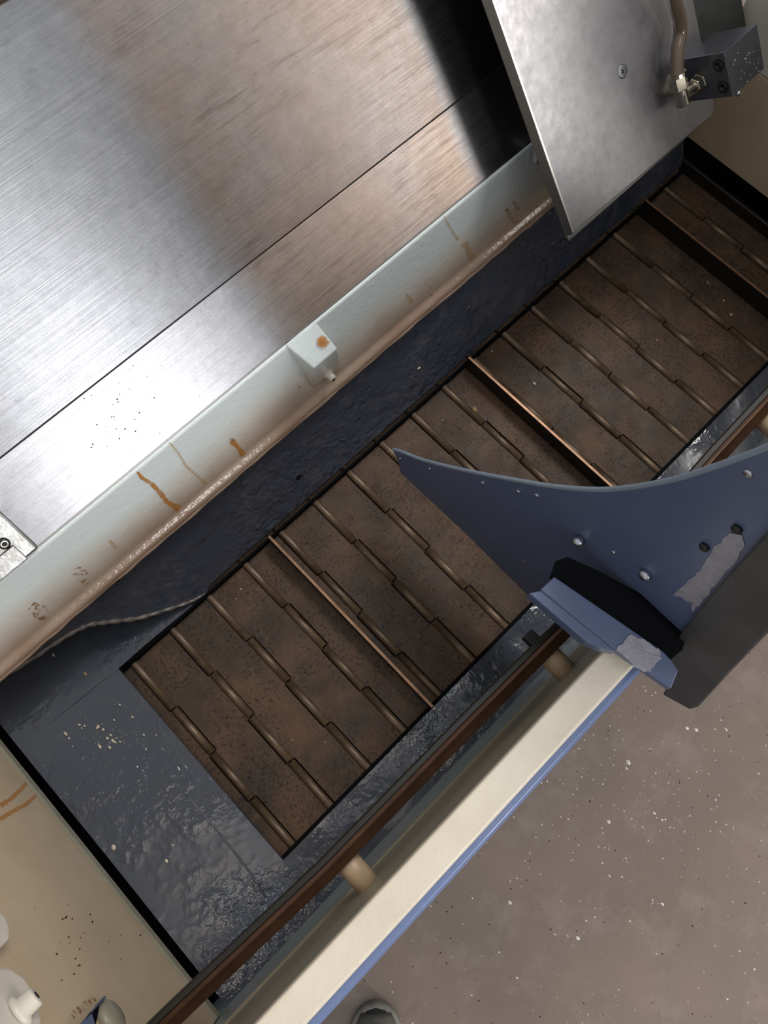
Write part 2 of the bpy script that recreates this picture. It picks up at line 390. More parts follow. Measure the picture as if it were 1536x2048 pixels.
# the left deck runs back under the bead, closed to the chute wall by a short riser
dn = [(-45, 1388), (0, 1440), (60, 1478), (120, 1430), (165, 1394), (205, 1362), (238, 1336), (290, 1290), (350, 1240), (414, 1188)]
bm = NB(); rows = []
for a, c in zip([(-45, 1379)] + BEAD[1:], dn):
    A = on(a, DK0, DKN); B = on(c, DK0, DKN); k = 7
    top = on(a, CW0 - CWN * .001, CWN)
    rows.append([bm.verts.new(top)] + [bm.verts.new(A.lerp(B, t / 6)) for t in range(k)])
for a, c in zip(rows, rows[1:]):
    for i in range(7): bm.faces.new((a[i], a[i + 1], c[i + 1], c[i]))
bmesh.ops.remove_doubles(bm, verts=bm.verts, dist=1e-6)
link('pan_deck', bm, MAT['tray'], base)
# decals of rust: thin deposits on the apron
def ribbon(pts, widths, P0, n, mat, name, parent, off=.0005):
    b = NB(); L_ = []; 
    P = []
    for i in range(len(pts) - 1):
        for k in range(6):
            t = k / 6; P.append(((pts[i][0] * (1 - t) + pts[i + 1][0] * t), (pts[i][1] * (1 - t) + pts[i + 1][1] * t), widths[i] * (1 - t) + widths[i + 1] * t))
    P.append((*pts[-1], widths[-1]))
    for i, (x, y, wd) in enumerate(P):
        x2, y2, _ = P[min(i + 1, len(P) - 1)]; x1, y1, _ = P[max(i - 1, 0)]
        d = math.hypot(x2 - x1, y2 - y1); nx, ny = -(y2 - y1) / d, (x2 - x1) / d; wd *= random.uniform(.8, 1.2)
        L_.append((b.verts.new(on((x + nx * wd / 2, y + ny * wd / 2), P0, n) + n * off), b.verts.new(on((x - nx * wd / 2, y - ny * wd / 2), P0, n) + n * off)))
    for a, c in zip(L_, L_[1:]): b.faces.new((a[0], a[1], c[1], c[0]))
    return link(name, b, mat, parent)
def blob(c, r, P0, n, mat, name, parent, off=.0005, sy=1.0):
    b = NB(); k = 14; V = [b.verts.new(on((c[0] + math.cos(2 * math.pi * i / k) * r * random.uniform(.8, 1.15), c[1] + sy * math.sin(2 * math.pi * i / k) * r * random.uniform(.8, 1.15)), P0, n) + n * off) for i in range(k)]
    b.faces.new(V); return link(name, b, mat, parent)
for pts, wd, mt in (
    ([(274, 943), (284, 956), (303, 967), (320, 985), (333, 1003), (358, 1018)], [5, 8, 8, 11, 9, 13], 'rust'),
    ([(338, 884), (356, 905), (372, 932), (392, 950), (412, 968)], [4, 5, 5, 6, 8], 'rust_pale'),
    ([(463, 881), (478, 897), (490, 915)], [10, 9, 11], 'rust'),
    ([(887, 432), (900, 455), (916, 480)], [3, 5, 6], 'rust_pale'),
    ([(928, 484), (938, 503), (946, 520)], [14, 13, 14], 'rust_pale'),
    ([(1012, 418), (1022, 436), (1032, 448)], [9, 8, 9], 'rust_pale'),
    ([(1029, 407), (1037, 420)], [7, 8], 'rust_pale'),
    ([(218, 1080), (232, 1096)], [6, 8], 'rust_pale'),
    ([(148, 1138), (166, 1152), (176, 1166)], [22, 26, 18], 'rust_speck'),
    ([(62, 1210), (78, 1222), (98, 1234)], [20, 30, 20], 'rust_speck'),
    ([(812, 588), (824, 604)], [5, 7], 'rust_pale')):
    ribbon(pts, wd, AP0, APN, MAT[mt], 'rust_run', base)
for c, r in (((463, 879), 4.5), ((1014, 419), 4), ((1027, 404), 3.5), ((1035, 444), 3), ((1073, 413), 3), ((1094, 396), 3), ((598, 774), 3), ((863, 590), 2.5), ((861, 575), 2)):
    blob(c, r, AP0, APN, MAT['rust_dark'], 'rust_pit', base, .0008)
tn = (bp2[0] - bp[0]).cross(bp[1] - bp[0]).normalized()
if tn.dot(CAM - bp[0]) < 0: tn = -tn
blob((645, 684), 12.5, bp[0], tn, MAT['rust'], 'rust_spot', base, .0012)
blob((645, 684), 6, bp[0], tn, MAT['rust'], 'rust_spot', base, .0016)
# cabinet body around the pan: hidden from the photograph's side, closes the base
bm = NB(); box(bm, -.5, -.49, -.1, .46, 0, .44); box(bm, -.49, XR + .1, .45, .46, 0, .37); box(bm, -.49, XR + .1, -.1, .45, .02, .2); box(bm, XR + .09, XR + .1, -.1, .46, 0, .46)
link('cabinet_body', bm, MAT['dark'], base)
bm = NB(); box(bm, XL + .001, XL + .008, -.09, .40, .2, .397); link('pan_support', bm, MAT['dark'], base)
# dark end of the pan beyond the conveyor
bm = NB(); box(bm, 1.082, 1.089, -.02, .33, .25, .405); link('end_ledge', bm, MAT['bar_side'], base, bevel=.002)

# ------------------------------------------------------------------ chip conveyor
conv = empty('chip_conveyor', (.43, .16, .33), 'oily brown hinged steel belt chip conveyor running down the pan', 'conveyor')
P_, H0, ZB = .070, -.155, .381
segs = [(.350, .230), (.230, .147), (.147, .065), (.065, -.035)]
def slat_outline():
    out = []; a, g = .002, .0074
    for i, (y1, y0) in enumerate(segs):      # left side, rear to front
        xl = a if i % 2 == 0 else g
        out += [(xl, y1 - .0008), (xl, y0 + .0008)]
    for i, (y1, y0) in reversed(list(enumerate(segs))):
        xr = P_ - a if i % 2 == 1 else P_ - g
        out += [(xr, y0 + .0008), (xr, y1 - .0008)]
    return out
so = slat_outline()
def knuckle_bm(y1, y0):
    b = NB(); cyl(b, (0, y1 - .001, 0), (0, y0 + .001, 0), .0060, 14); return b
proto = None; kn = {}
for k in range(-1, 18):
    x = H0 + P_ * k
    if proto is None:
        b = NB(); prism(b, [(px_, y, 0) for px_, y in so], Vector((0, 0, .0026)))
        me = bpy.data.meshes.new('slat'); bmesh.ops.recalc_face_normals(b, faces=b.faces); b.to_mesh(me); b.free(); me.materials.append(MAT['belt']); proto = me
        for i, (y1, y0) in enumerate(segs):
            b = knuckle_bm(y1, y0); m2 = bpy.data.meshes.new('hinge_knuckle'); b.to_mesh(m2); b.free(); m2.materials.append(MAT['knuckle'])
            for p in m2.polygons: p.use_smooth = len(p.vertices) == 4
            kn[i] = m2
    s = bpy.data.objects.new('slat', proto); COL.objects.link(s); s.parent = conv
    s.location = Vector((x, 0, ZB - .0026 + random.uniform(-.0006, .0006))) - conv.location
    s.rotation_euler = (0, random.uniform(-.012, .012), 0)
    for i in range(4):
        h = bpy.data.objects.new('hinge_knuckle', kn[i]); COL.objects.link(h); h.parent = s
        h.location = (0 if i % 2 == 0 else P_, 0, .0014)
        h.location.x += random.uniform(-.0005, .0005)
        h.rotation_euler = (0, 0, random.uniform(-.003, .003))
# flights standing on the belt, shade of their faces put into the dark colour
for xk, hh in ((.1045, .030), (.5255, .034), (.958, .036)):
    b = NB(); box(b, xk - .0018, xk + .0018, -.02, .317, ZB - .001, ZB + hh); c = link('cleat', b, MAT['bar_side'], conv)
    b = NB(); box(b, xk - .0019, xk + .0019, -.02, .317, ZB + hh, ZB + hh + .0012); link('cleat_edge', b, MAT['cleat'], c)
    b = NB(); box(b, xk + .0018, xk + .012, -.02, .317, ZB - .001, ZB + .002); link('cleat_foot', b, MAT['belt'], c)
b = NB(); box(b, -.30, 1.1, -.035, .352, .335, .34); link('return_belt', b, MAT['dark'], conv)
b = NB(); box(b, -.30, 1.1, -.0205, -.016, .345, .394); box(b, -.30, 1.1, .318, .3215, .345, .3945); link('side_guide', b, MAT['dark'], conv)

# ------------------------------------------------------------------ way cover
way = empty('way_cover', (.3, .43, .66), 'brushed steel telescopic way cover sloping above the white apron', 'way cover')
W0 = Vector((0, .414, .66))
def wbox(a0, a1, s0, s1, n0, n1, b=None):
    b = b or NB(); return fbox(b, W0, XV, DV, NV, a0, a1, s0, s1, n0, n1)
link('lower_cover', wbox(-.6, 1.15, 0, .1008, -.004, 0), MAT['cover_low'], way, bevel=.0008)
link('seam_gap', wbox(-.6, 1.15, .095, .108, -.006, -.0045), MAT['hole'], way)
link('cover_rim', wbox(-.6, 1.15, -.0012, .0012, -.004, .0004), MAT['edge_dark'], way, bevel=.0005)
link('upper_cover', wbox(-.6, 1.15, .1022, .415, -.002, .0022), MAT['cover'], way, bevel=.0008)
cl = link('clamp_plate', wbox(-.30, -.112, .0, .062, 0, .006), MAT['clamp'], way, bevel=.003)
link('clamp_lip', wbox(-.30, -.128, .0, .022, .006, .008), MAT['clamp'], way, bevel=.001)
P = on((9, 1088), W0 + NV * .008, NV)
bm = NB(); lathe(bm, P, NV, [(-.001, .0062), (.0008, .0062), (.001, .0034), (-.0004, .003)], 22); sc = link('socket_screw', bm, MAT['black'], cl, True)
bm = NB(); lathe(bm, P + NV * .0004, NV, [(0, .0046), (.0011, .0044), (.0012, .0026), (.0004, .0024)], 22); link('screw_ring', bm, MAT['edge'], sc, True)
bm = NB(); lathe(bm, P + NV * .0006, NV, [(0, .0025), (.0004, .0025)], 6); link('hex_socket', bm, MAT['hole'], sc)
rail = tag(link('bed_rail', wbox(-.6, 1.15, .4175, .62, -.03, .012), MAT['cast'], None, bevel=.004), 'brown cast bed rail along the upper edge of the steel way cover', 'bed rail')

# ------------------------------------------------------------------ carriage cover plate with coolant block
car = empty('carriage_cover', (.8, .29, .63), 'grey stainless carriage plate with coolant block and tube at upper right', 'machine cover')
C0 = Vector((0, .288, .63)); AN = math.radians(48.2)
CD = Vector((0, math.cos(AN), math.sin(AN))); CN = Vector((0, -math.sin(AN), math.cos(AN)))
def cpt(x, s, h=0): return C0 + XV * x + CD * s + CN * h
def cbox(a0, a1, s0, s1, n0, n1, b=None): return fbox(b or NB(), C0, XV, CD, CN, a0, a1, s0, s1, n0, n1)
out = [(.658, 0), (.953, -.006)] + [(.951 + .014 * math.sin(t), .008 - .014 * math.cos(t)) for t in (.3, .7, 1.1, 1.5)] + [(.965, .48), (.658, .48)]
bm = NB(); prism(bm, [cpt(a, s, -.006) for a, s in out], CN * .006); link('guard_plate', bm, MAT['plate'], car, bevel=.0007)
bm = NB(); prism(bm, [cpt(0.6513, -0.0046, -0.0099), cpt(0.6577, -0.0012, -0.0006), cpt(0.6577, 0.4872, -0.0006), cpt(0.6513, 0.4872, -0.0099)], CN * .001); link('side_flange', bm, MAT['edge_dark'], car)
bm = NB(); fbox(bm, C0, XV, CD, CN, .6569, .6595, .0, .487, -.0012, .0007); link('bright_edge', bm, MAT['edge'], car)
bm = NB(); fbox(bm, C0, XV, CD, CN, .6496, .9547, -.0087, -.0017, -.011, -.0035); link('bottom_flange', bm, MAT['edge_dark'], car, bevel=.001)
# countersunk cross screw
P = on((1245, 143), C0, CN)
bm = NB(); lathe(bm, P - CN * .0007, CN, [(0, .00766), (.00093, .00766), (.00116, .00696)], 26); s1 = link('cross_screw', bm, MAT['plate'], car, True)
bm = NB(); lathe(bm, P - CN * .00035, CN, [(0, .00847), (.00046, .00847)], 26); link('screw_rim', bm, MAT['black'], s1)
bm = NB(); fbox(bm, P, (XV + CD * .3).normalized(), (CD - XV * .3).normalized(), CN, -.00371, .00371, -.0007, .0007, .00035, .0007)
fbox(bm, P, (XV + CD * .3).normalized(), (CD - XV * .3).normalized(), CN, -.0007, .0007, -.00371, .00371, .00035, .0007); link('cross_slot', bm, MAT['hole'], s1)
# coolant block
blk = link('coolant_block', cbox(0.9199, 0.9895, 0.0336, 0.0905, 0, 0.0661), MAT['anod'], car, bevel=.0006)
for q in ((1437, 131), (1446, 174)):
    P = on(q, Vector((.92, 0, 0)), XV); a = -XV
    bm = NB(); lathe(bm, P, a, [(-.00116, .00835), (.00035, .00835), (.00046, .0065)], 24); sc = link('screw_recess', bm, MAT['hole'], blk)
    bm = NB(); lathe(bm, P + a * .00035, a, [(0, .0065), (.00116, .0065), (.00162, .0058), (.00139, .00302), (.00023, .00278)], 24); link('socket_screw', bm, MAT['black'], blk, True)
# elbow fitting
NP = on((1400, 163), Vector((.92, 0, 0)), XV)
sN = (NP - C0).dot(CD); hN = (NP - C0).dot(CN)
bm = NB(); lathe(bm, NP, -XV, [(0, .01218), (.00348, .01218), (.00406, .01067), (.01392, .01067), (.01508, .00951)], 6, .3); el = link('hex_nut', bm, MAT['nickel'], blk, bevel=.0007)
EL = NP - XV * .03944
bm = NB(); tube(bm, [NP - XV * .01276, NP - XV * .02552, EL + XV * .00464], .00719, 16); tube(bm, [EL - CD * .01044, EL, EL + CD * .01392], .0090, 16); link('elbow_body', bm, MAT['nickel'], blk, True)
bm = NB(); lathe(bm, EL + CD * .00928, CD, [(0, .00951), (.00116, .0125), (.01824, .0125), (.0195, .0115)], 6, .5); link('tube_nut', bm, MAT['nickel'], blk, bevel=.0007)
bm = NB(); lathe(bm, EL + CD * .02726, CD, [(0, .0128), (.004, .0128)], 20); link('clamp_ring', bm, MAT['nickel'], blk)
T0 = EL + CD * .02552
hp = [T0, on((1355, 105), T0, CN), on((1361, 66), T0, CN), on((1358, 32), T0 + CN * .005, CN), on((1350, 0), T0 + CN * .012, CN), on((1346, -60), T0 + CN * .023, CN)]
bm = NB(); tube(bm, hp, .0086, 16); link('coolant_tube', bm, MAT['hose'], blk, True)
# saddle body beside the plate; unseen box below it added to block light
link('saddle_body', cbox(.968, 1.075, .041, .55, -.06, -.012), MAT['saddle'], car, bevel=.004)
link('saddle_body', cbox(.86, .96, .08, .55, -.055, -.010), MAT['saddle'], car, bevel=.004)
# wiper under the plate edge
bm = NB()
wp = [(1070, 278), (1074, 292), (1076, 306), (1074, 318), (1072, 329), (1086, 333), (1102, 332), (1120, 330), (1100, 270)]
prism(bm, [on(q, AP0 + APN * .012, APN) for q in wp], -APN * .008); link('rubber_wiper', bm, plain('grey_wiper', (150, 152, 152), .5), car, bevel=.001)
# little ball under the block
bm = NB(); bmesh.ops.create_uvsphere(bm, u_segments=14, v_segments=8, radius=.0037, matrix=Matrix.Translation(on((1476, 187), cpt(0, .030, .058), CD))); link('grease_nipple', bm, MAT['boltm'], car, True)

# ------------------------------------------------------------------ enclosure end panels
lp = empty('end_panel', (-.34, .16, .45), 'cream left end panel with a boss and rust runs beside the dark gap', 'panel')
bm = NB(); prism(bm, [(-.333, -.092, .452), (-.333, .385, .452), (-.333, .40, 1.05), (-.333, -.092, 1.05)], Vector((-.02, 0, 0))); link('panel_sheet', bm, MAT['cream'], lp)
bm = NB(); prism(bm, [(-.333, -.092, .452), (-.330, -.092, .452), (-.330, -.092, .466), (-.333, -.092, .470)], Vector((0, .512, 0))); link('bottom_hem', bm, MAT['olive'], lp)
LX = Vector((-.333, 0, 0))
# rounded white housing with its nozzle (bottom left corner)
o = [(-40, 1815), (0, 1820), (14, 1834), (22, 1852), (22, 1874), (8, 1890), (-40, 1935)]
bm = NB(); prism(bm, [atx(a, b_, -.318) for a, b_ in o], Vector((-.015, 0, 0))); link('lamp_housing', bm, MAT['greywhite'], lp, bevel=.004)
o = [(-60, 1925), (20, 1930), (52, 1952), (76, 1990), (88, 2040), (92, 2110), (-60, 2110)]
bm = NB(); prism(bm, [atx(a, b_, -.316) for a, b_ in o], Vector((-.017, 0, 0))); h2 = link('nozzle_pad', bm, MAT['greywhite'], lp, bevel=.006, seg=4)
P = atx(40, 2022, -.316); ax = Vector((1, .0, -.25)).normalized()
bm = NB(); lathe(bm, P, ax, [(-.002, .0125), (.002, .0125), (.0035, .0085), (.013, .008), (.014, .0068)], 24); link('oil_nozzle', bm, MAT['greywhite'], h2, True)
bm = NB(); lathe(bm, P + ax * .0138, ax, [(0, .003), (.0006, .003)], 14); link('nozzle_hole', bm, MAT['hole'], h2)
bm = NB(); lathe(bm, atx(216, 2040, -.333), XV, [(-.001, .018), (.006, .017), (.009, .013), (.010, .0)], 24); link('round_boss', bm, MAT['olive'], lp, True)
bm = NB(); prism(bm, [atx(a, b_, -.322) for a, b_ in ((210, 1990), (214, 1993), (184, 2024), (192, 2050), (196, 2090), (130, 2090), (168, 2040))], Vector((-.006, 0, 0))); link('blue_bracket', bm, MAT['blue'], lp, bevel=.001)
for pts, wd in (([(0, 1612), (22, 1597), (42, 1578), (58, 1560)], [9, 8, 8, 6]), ([(0, 1638), (30, 1620), (50, 1610), (80, 1584)], [9, 8, 7, 6])):
    ribbon(pts, wd, LX, XV, MAT['rust'], 'rust_run', lp)
ribbon([(140, 2035), (165, 2015), (190, 1998)], [14, 18, 8], LX, XV, MAT['rust_speck'], 'rust_run', lp)
for i in range(26):
    blob((random.gauss(170, 45), random.gauss(1860, 60)), random.uniform(.8, 2.0), LX, XV, MAT['crumb'], 'grit_speck', lp)

rp = empty('end_panel', (1.1, .16, .44), 'cream right end panel standing above the far end of the conveyor', 'panel')
bm = NB(); prism(bm, [(1.09, -.092, .441), (1.09, .36, .441), (1.09, .38, .606), (1.09, -.092, .606)], Vector((.02, 0, 0))); link('panel_sheet', bm, MAT['cream'], rp, bevel=.001)
bm = NB(); prism(bm, [(1.09, -.092, .6075), (1.09, .36, .6075), (1.09, .36, 1.05), (1.09, -.092, 1.05)], Vector((.02, 0, 0))); link('panel_sheet', bm, MAT['greywhite'], rp, bevel=.001)
bm = NB(); box(bm, 1.093, 1.16, -.09, .34, .43, .441); link('bottom_hem', bm, MAT['dark'], rp)

# ------------------------------------------------------------------ front sill
sill = empty('front_sill', (.3, -.11, 0), 'cream front sill with grey inner wall and blue skirt above the floor', 'machine panel')
XS0, XS1 = -.48, 1.12
bm = NB(); xprism(bm, [(-.0925, .75), (-.121, .75), (-.1235, .747), (-.1235, .735), (-.0925, .735)], XS0, XS1); link('sill_cap', bm, MAT['sill'], sill, bevel=.0018, seg=3)
bm = NB(); xprism(bm, [(-.0935, .735), (-.0935, .572), (-.091, .568), (-.091, .562), (-.098, .562), (-.098, .735)], XS0, XS1); link('inner_wall', bm, MAT['olive'], sill, bevel=.0012)  # cream wall face, its shade put into the olive colour
bm = NB(); xprism(bm, [(-.0935, .565), (-.0935, .25), (-.1, .25), (-.1, .565)], XS0, XS1); link('inner_wall', bm, MAT['greygreen'], sill)
bm = NB(); xprism(bm, [(-.1005, .738), (-.130, .738), (-.1335, .7345), (-.1345, .728), (-.1345, .08), (-.1005, .08)], XS0, XS1); link('skirt_panel', bm, MAT['skirt'], sill, bevel=.0008)

# ------------------------------------------------------------------ guide bar
gb = empty('guide_bar', (.2, -.05, .65), 'oily brown steel door guide bar on tan spacer tubes inside the sill', 'rail')
cl_ = [(-.3315, -.042), (-.30, -.043), (-.11, -.052), (.1, -.0535), (.262, -.057)]
def bar(pts, prof, name, mat, parent):
    b = NB(); rings = [[b.verts.new((x, y + dy, .66 + dz)) for dy, dz in prof] for x, y in pts]
    n = len(prof)
    for A, B in zip(rings, rings[1:]):
        for i in range(n): b.faces.new((A[i], A[(i + 1) % n], B[(i + 1) % n], B[i]))
    b.faces.new(rings[0]); b.faces.new(rings[-1][::-1]); return link(name, b, mat, parent, bevel=.0007)
cl2 = [(.296, -.055), (.53, -.046), (.62, -.0445), (1.0, -.042)]
for c in (cl_, cl2):
    bar(c, [(.0035, -.018), (.0035, .002), (-.0005, .0045), (-.0055, .0005), (-.0115, -.003), (-.0115, -.018)], 'bar', MAT['bar'], gb)
    bar(c, [(.0105, -.02), (.0105, -.001), (.0095, .0005), (.0037, .0005), (.0037, -.02)], 'bar_side', MAT['bar_side'], gb)
for q in ((706, 1742), (1130, 1330)):
    P = atz(q[0], q[1], .655); bm = NB(); cyl(bm, (P.x, -.0935, .637), (P.x, -.052, .637), .0130, 28); link('spacer_post', bm, MAT['post'], gb, True)
for xx in (.62,): 
    bm = NB(); cyl(bm, (xx, -.0935, .637), (xx, -.05, .637), .0130, 24); link('spacer_post', bm, MAT['post'], gb, True)
P = atz(1065, 1277, .655)
bm = NB(); box(bm, P.x - .006, P.x + .007, -.048, -.033, .640, .657); link('stop_block', bm, MAT['black'], gb, bevel=.001)

# ------------------------------------------------------------------ sliding door
door = empty('sliding_door', (.3, -.1, .5), 'blue sliding door side with concave top edge and black front skin', 'door')
DX = .288
arc = [(785, 900), (805, 906), (840, 920), (900, 936), (965, 950), (1040, 964), (1100, 974), (1160, 980), (1215, 981), (1280, 974), (1350, 960), (1420, 938), (1480, 917), (1536, 895), (1620, 852)]
low = [(1480, 1260), (1340, 1310), (1190, 1256), (1065, 1200), (930, 1066), (801, 945), (796, 920)]
ap = [atx(x, y, DX) for x, y in arc]; lo = [atx(x, y, DX) for x, y in low]
tail = [atx(1660, 930, DX), atx(1536, 1090, DX), atx(1440, 1200, DX)]; lo = [atx(1370, 1290, DX)] + lo[1:]
bm = NB(); prism(bm, ap + tail + lo, Vector((.003, 0, 0))); link('side_panel', bm, MAT['blue'], door)
# rolled top hem along the concave edge
bm = NB(); tube(bm, [p + Vector((.0015, 0, 0)) for p in ap], .0024, 8); link('top_hem', bm, plain('worn_hem_paint', (122, 132, 146), .35), door, True)
# unseen lower front of the door, added behind the skin to shade the belt
bm = NB(); box(bm, .333, 1.05, -.178, -.168, .62, .93); link('front_shade_panel', bm, MAT['blue'], door, bevel=.002)
# roller carrier across the sill
zt = .782
top = [atz(x, y, zt) for x, y in ((1109, 1153), (1327, 1303), (1345, 1322), (1357, 1341), (1342, 1378), (1232, 1301), (1081, 1179))]
bm = NB(); prism(bm, top, Vector((0, 0, -.012))); carr = link('roller_carrier', bm, MAT['blue'], door, bevel=.0012)
sd = [atz(x, y, zt - .003) for x, y in ((1083, 1181), (1234, 1303), (1203, 1297), (1172, 1283), (1058, 1186))]
bm = NB(); prism(bm, sd, Vector((0, 0, -.02))); link('carrier_side', bm, MAT['blue'], door, bevel=.001)
# black sheet standing in for the shade between carrier and panel
bm = NB(); prism(bm, [atz(x, y, zt - .006) for x, y in ((1112, 1122), (1135, 1114), (1200, 1143), (1290, 1192), (1378, 1248), (1365, 1300), (1340, 1320), (1325, 1306), (1205, 1225), (1100, 1155))], Vector((0, 0, -.004))); link('slot_shade', bm, MAT['dark'], door)
# black front skin
sk = [(1325, 1390), (1340, 1352), (1335, 1303), (1362, 1266), (1398, 1218), (1440, 1168), (1490, 1112), (1536, 1062), (1640, 935), (1800, 985), (1640, 1163), (1536, 1267), (1460, 1345), (1408, 1402), (1396, 1415), (1380, 1420)]
bm = NB(); prism(bm, [atx(x, y, DX - .006) for x, y in sk], Vector((.05, 0, 0))); link('front_skin', bm, MAT['rubber'], door, bevel=.002)
# floor reflections in the paint, laid on as flat grey patches
DP = Vector((DX - .0004, 0, 0))
def patch(poly, fnp, nrm, name, mat):
    b = NB(); V = []
    for i in range(len(poly)):
        a, c = poly[i], poly[(i + 1) % len(poly)]
        for k in range(5):
            t = k / 5; j = 3.0 if k else 1.0
            V.append(fnp(a[0] * (1 - t) + c[0] * t + random.uniform(-j, j), a[1] * (1 - t) + c[1] * t + random.uniform(-j, j)))
    prism(b, V, nrm * .0004); return link(name, b, mat, door)
patch([(1346, 1190), (1372, 1165), (1400, 1140), (1425, 1100), (1455, 1068), (1478, 1062), (1490, 1088), (1470, 1125), (1430, 1172), (1398, 1212), (1380, 1228), (1388, 1205)], lambda x, y: atx(x, y, DX - .0003), Vector((-1, 0, 0)), 'reflection_patch', MAT['grey_reflection'])
patch([(1262, 1268), (1295, 1284), (1320, 1303), (1322, 1318), (1300, 1345), (1278, 1338), (1232, 1301)], lambda x, y: atz(x, y, zt + .0002), Vector((0, 0, 1)), 'reflection_patch', MAT['grey_reflection'])
def stud(q, r, h, name='rivet', mat='boltm', n=12):
    b = NB(); lathe(b, atx(q[0], q[1], DX), Vector((-1, 0, 0)), [(-.001, r), (h * .7, r), (h, r * .6), (h, 0)], n); return link(name, b, MAT[mat], door, True)
for q, r in (((801, 917), .0022), ((860, 937), .0022), ((966, 965), .0026), ((1037, 982), .0024), ((1074, 990), .0026), ((1228, 1104), .0022), ((1497, 946), .0035)): stud(q, r, .002)
for q, r, h in (((1163, 1076), .0052, .010), ((1294, 1146), .0058, .007), ((1411, 1092), .004, .004), ((1476, 1056), .004, .004)):
    s_ = stud(q, r, h, 'door_bolt', 'boltm' if h > .005 else 'black')
for q, r in (((1030, 1101), .0016), ((1040, 1110), .0018), ((1049, 1123), .003), ((1076, 1144), .003)): stud(q, r, .001, 'plug', 'bead')

# ------------------------------------------------------------------ shoe
shoe = empty('shoe', atz(740, 2080, 0), 'grey-soled dark shoe toe poking in at the bottom edge on the floor', 'shoe')
tip = atz(752, 2004, .02); tip.z = 0
fw = Vector((.69, .72, 0)).normalized(); sd_ = Vector((fw.y, -fw.x, 0))
def last(u):   # half width along the shoe, u metres back from the toe
    L_ = [(0, .0), (.004, .017), (.012, .029), (.025, .039), (.045, .046), (.07, .049), (.11, .046), (.16, .036), (.21, .034), (.25, .034), (.28, .026), (.292, .013), (.296, 0)]
    for (a, b_), (c, d) in zip(L_, L_[1:]):
        if a <= u <= c: return b_ + (d - b_) * (u - a) / (c - a)
    return 0
US = [0, .001, .004, .008, .014, .022, .034, .05, .07, .1, .14, .18, .22, .25, .27, .284, .292, .2955, .296]
def outline(scale, z, back=0):
    L1 = [tip - fw * (u * (1 - back) + .148 * back) + sd_ * last(u) * scale + Vector((0, 0, z)) for u in US]
    R1 = [tip - fw * (u * (1 - back) + .148 * back) - sd_ * last(u) * scale + Vector((0, 0, z)) for u in US[1:-1]]
    return L1 + R1[::-1]
def loft(levels, mat, name, smooth=True):
    b = NB(); rings = [[b.verts.new(p) for p in outline(*l)] for l in levels]; n = len(rings[0])
    for A, B in zip(rings, rings[1:]):
        for i in range(n): b.faces.new((A[i], A[(i + 1) % n], B[(i + 1) % n], B[i]))
    b.faces.new(rings[0][::-1]); b.faces.new(rings[-1]); return link(name, b, mat, shoe, smooth)
loft([(.97, 0, .005), (1.0, .004, 0), (1.0, .020, 0), (.97, .024, .012), (.84, .026, .045)], MAT['sole'], 'sole')
loft([(.86, .0255, .042), (.83, .027, .055)], MAT['groove'], 'welt_groove')
b = NB(); rings = []
for u in (.014, .018, .028, .045, .07, .10, .13, .16, .19, .22, .25, .27, .281):
    wv = last(u) * .82; t = (u - .014) / .267
    hgt = .010 + .033 * min(1, (u - .012) / .05) ** .6 + (.035 * max(0, (u - .09) / .1) ** 1.2 if u < .2 else .035)
    ring = []
    for k in range(17):
        a_ = math.pi * k / 16; ring.append(b.verts.new(tip - fw * u + sd_ * wv * math.copysign(abs(math.cos(a_)) ** .75, math.cos(a_)) + Vector((0, 0, .025 + hgt * math.sin(a_) ** .8))))
    rings.append(ring)
for A, B in zip(rings, rings[1:]):
    for i in range(16): b.faces.new((A[i], A[i + 1], B[i + 1], B[i]))
    b.faces.new((A[16], A[0], B[0], B[16]))
b.faces.new(rings[0]); b.faces.new(rings[-1][::-1]); link('upper', b, MAT['shoe'], shoe, True)
for i, u in enumerate((.11, .13, .15, .17)):
    hz = .025 + .043 + .035 * max(0, (u - .09) / .1) ** 1.2
    c = tip - fw * u + Vector((0, 0, hz)); b = NB(); tube(b, [c + sd_ * .02 - Vector((0, 0, .009)), c + sd_ * .008, c - sd_ * .008, c - sd_ * .02 - Vector((0, 0, .009))], .0025, 8); link('lace', b, MAT['groove'], shoe, True)

# ------------------------------------------------------------------ chips and grit
def flake_bm(c, r, nrm, b=None):
    b = b or NB(); a, u, v = frame(nrm); ph = random.uniform(0, 6.28); k = 5; el_ = random.uniform(.45, .8)
    p1 = [b.verts.new(c + (u * math.cos(ph + 2 * math.pi * i / k) + v * el_ * math.sin(ph + 2 * math.pi * i / k)) * r * random.uniform(.7, 1.2)) for i in range(k)]
    p2 = b.verts.new(c + a * r * .55 + u * r * random.uniform(-.3, .3))
    for i in range(k): b.faces.new((p1[i], p1[(i + 1) % k], p2))
    b.faces.new(p1[::-1]); return b
Z = Vector((0, 0, 1))
def chip(q, rpx, fnp, nrm, mat, label, group=None):
    c = fnp(*q); r = rpx * (c - CAM).length / FPX
    o = link('metal_chip', flake_bm(c + nrm * .0003, r, nrm), MAT[mat]); tag(o, label, 'chip', group); return o
belt = lambda x, y: atz(x, y, ZB + .0002)
cw = lambda x, y: on((x, y), CW0, CWN)
dk = lambda x, y: on((x, y), DK0, DKN) + Vector((0, 0, .001))
fl = lambda x, y: atz(x, y, 0)
chip((1069, 767), 5, belt, Z, 'chipm', 'pale triangular chip lying on a belt slat right of the middle flight')
chip((949, 818), 6, belt, Z, 'chipy', 'tan oblong chip on the slat left of the middle flight')
chip((963, 742), 3.5, belt, Z, 'chipm', 'small cream chip on a hinge near the rear end of the middle flight')
chip((984, 702), 3, belt, Z, 'chipm', 'small white chip at the rear edge of the belt')
chip((886, 841), 2.5, belt, Z, 'chipm', 'tiny bright chip on the belt behind the blue door tip')
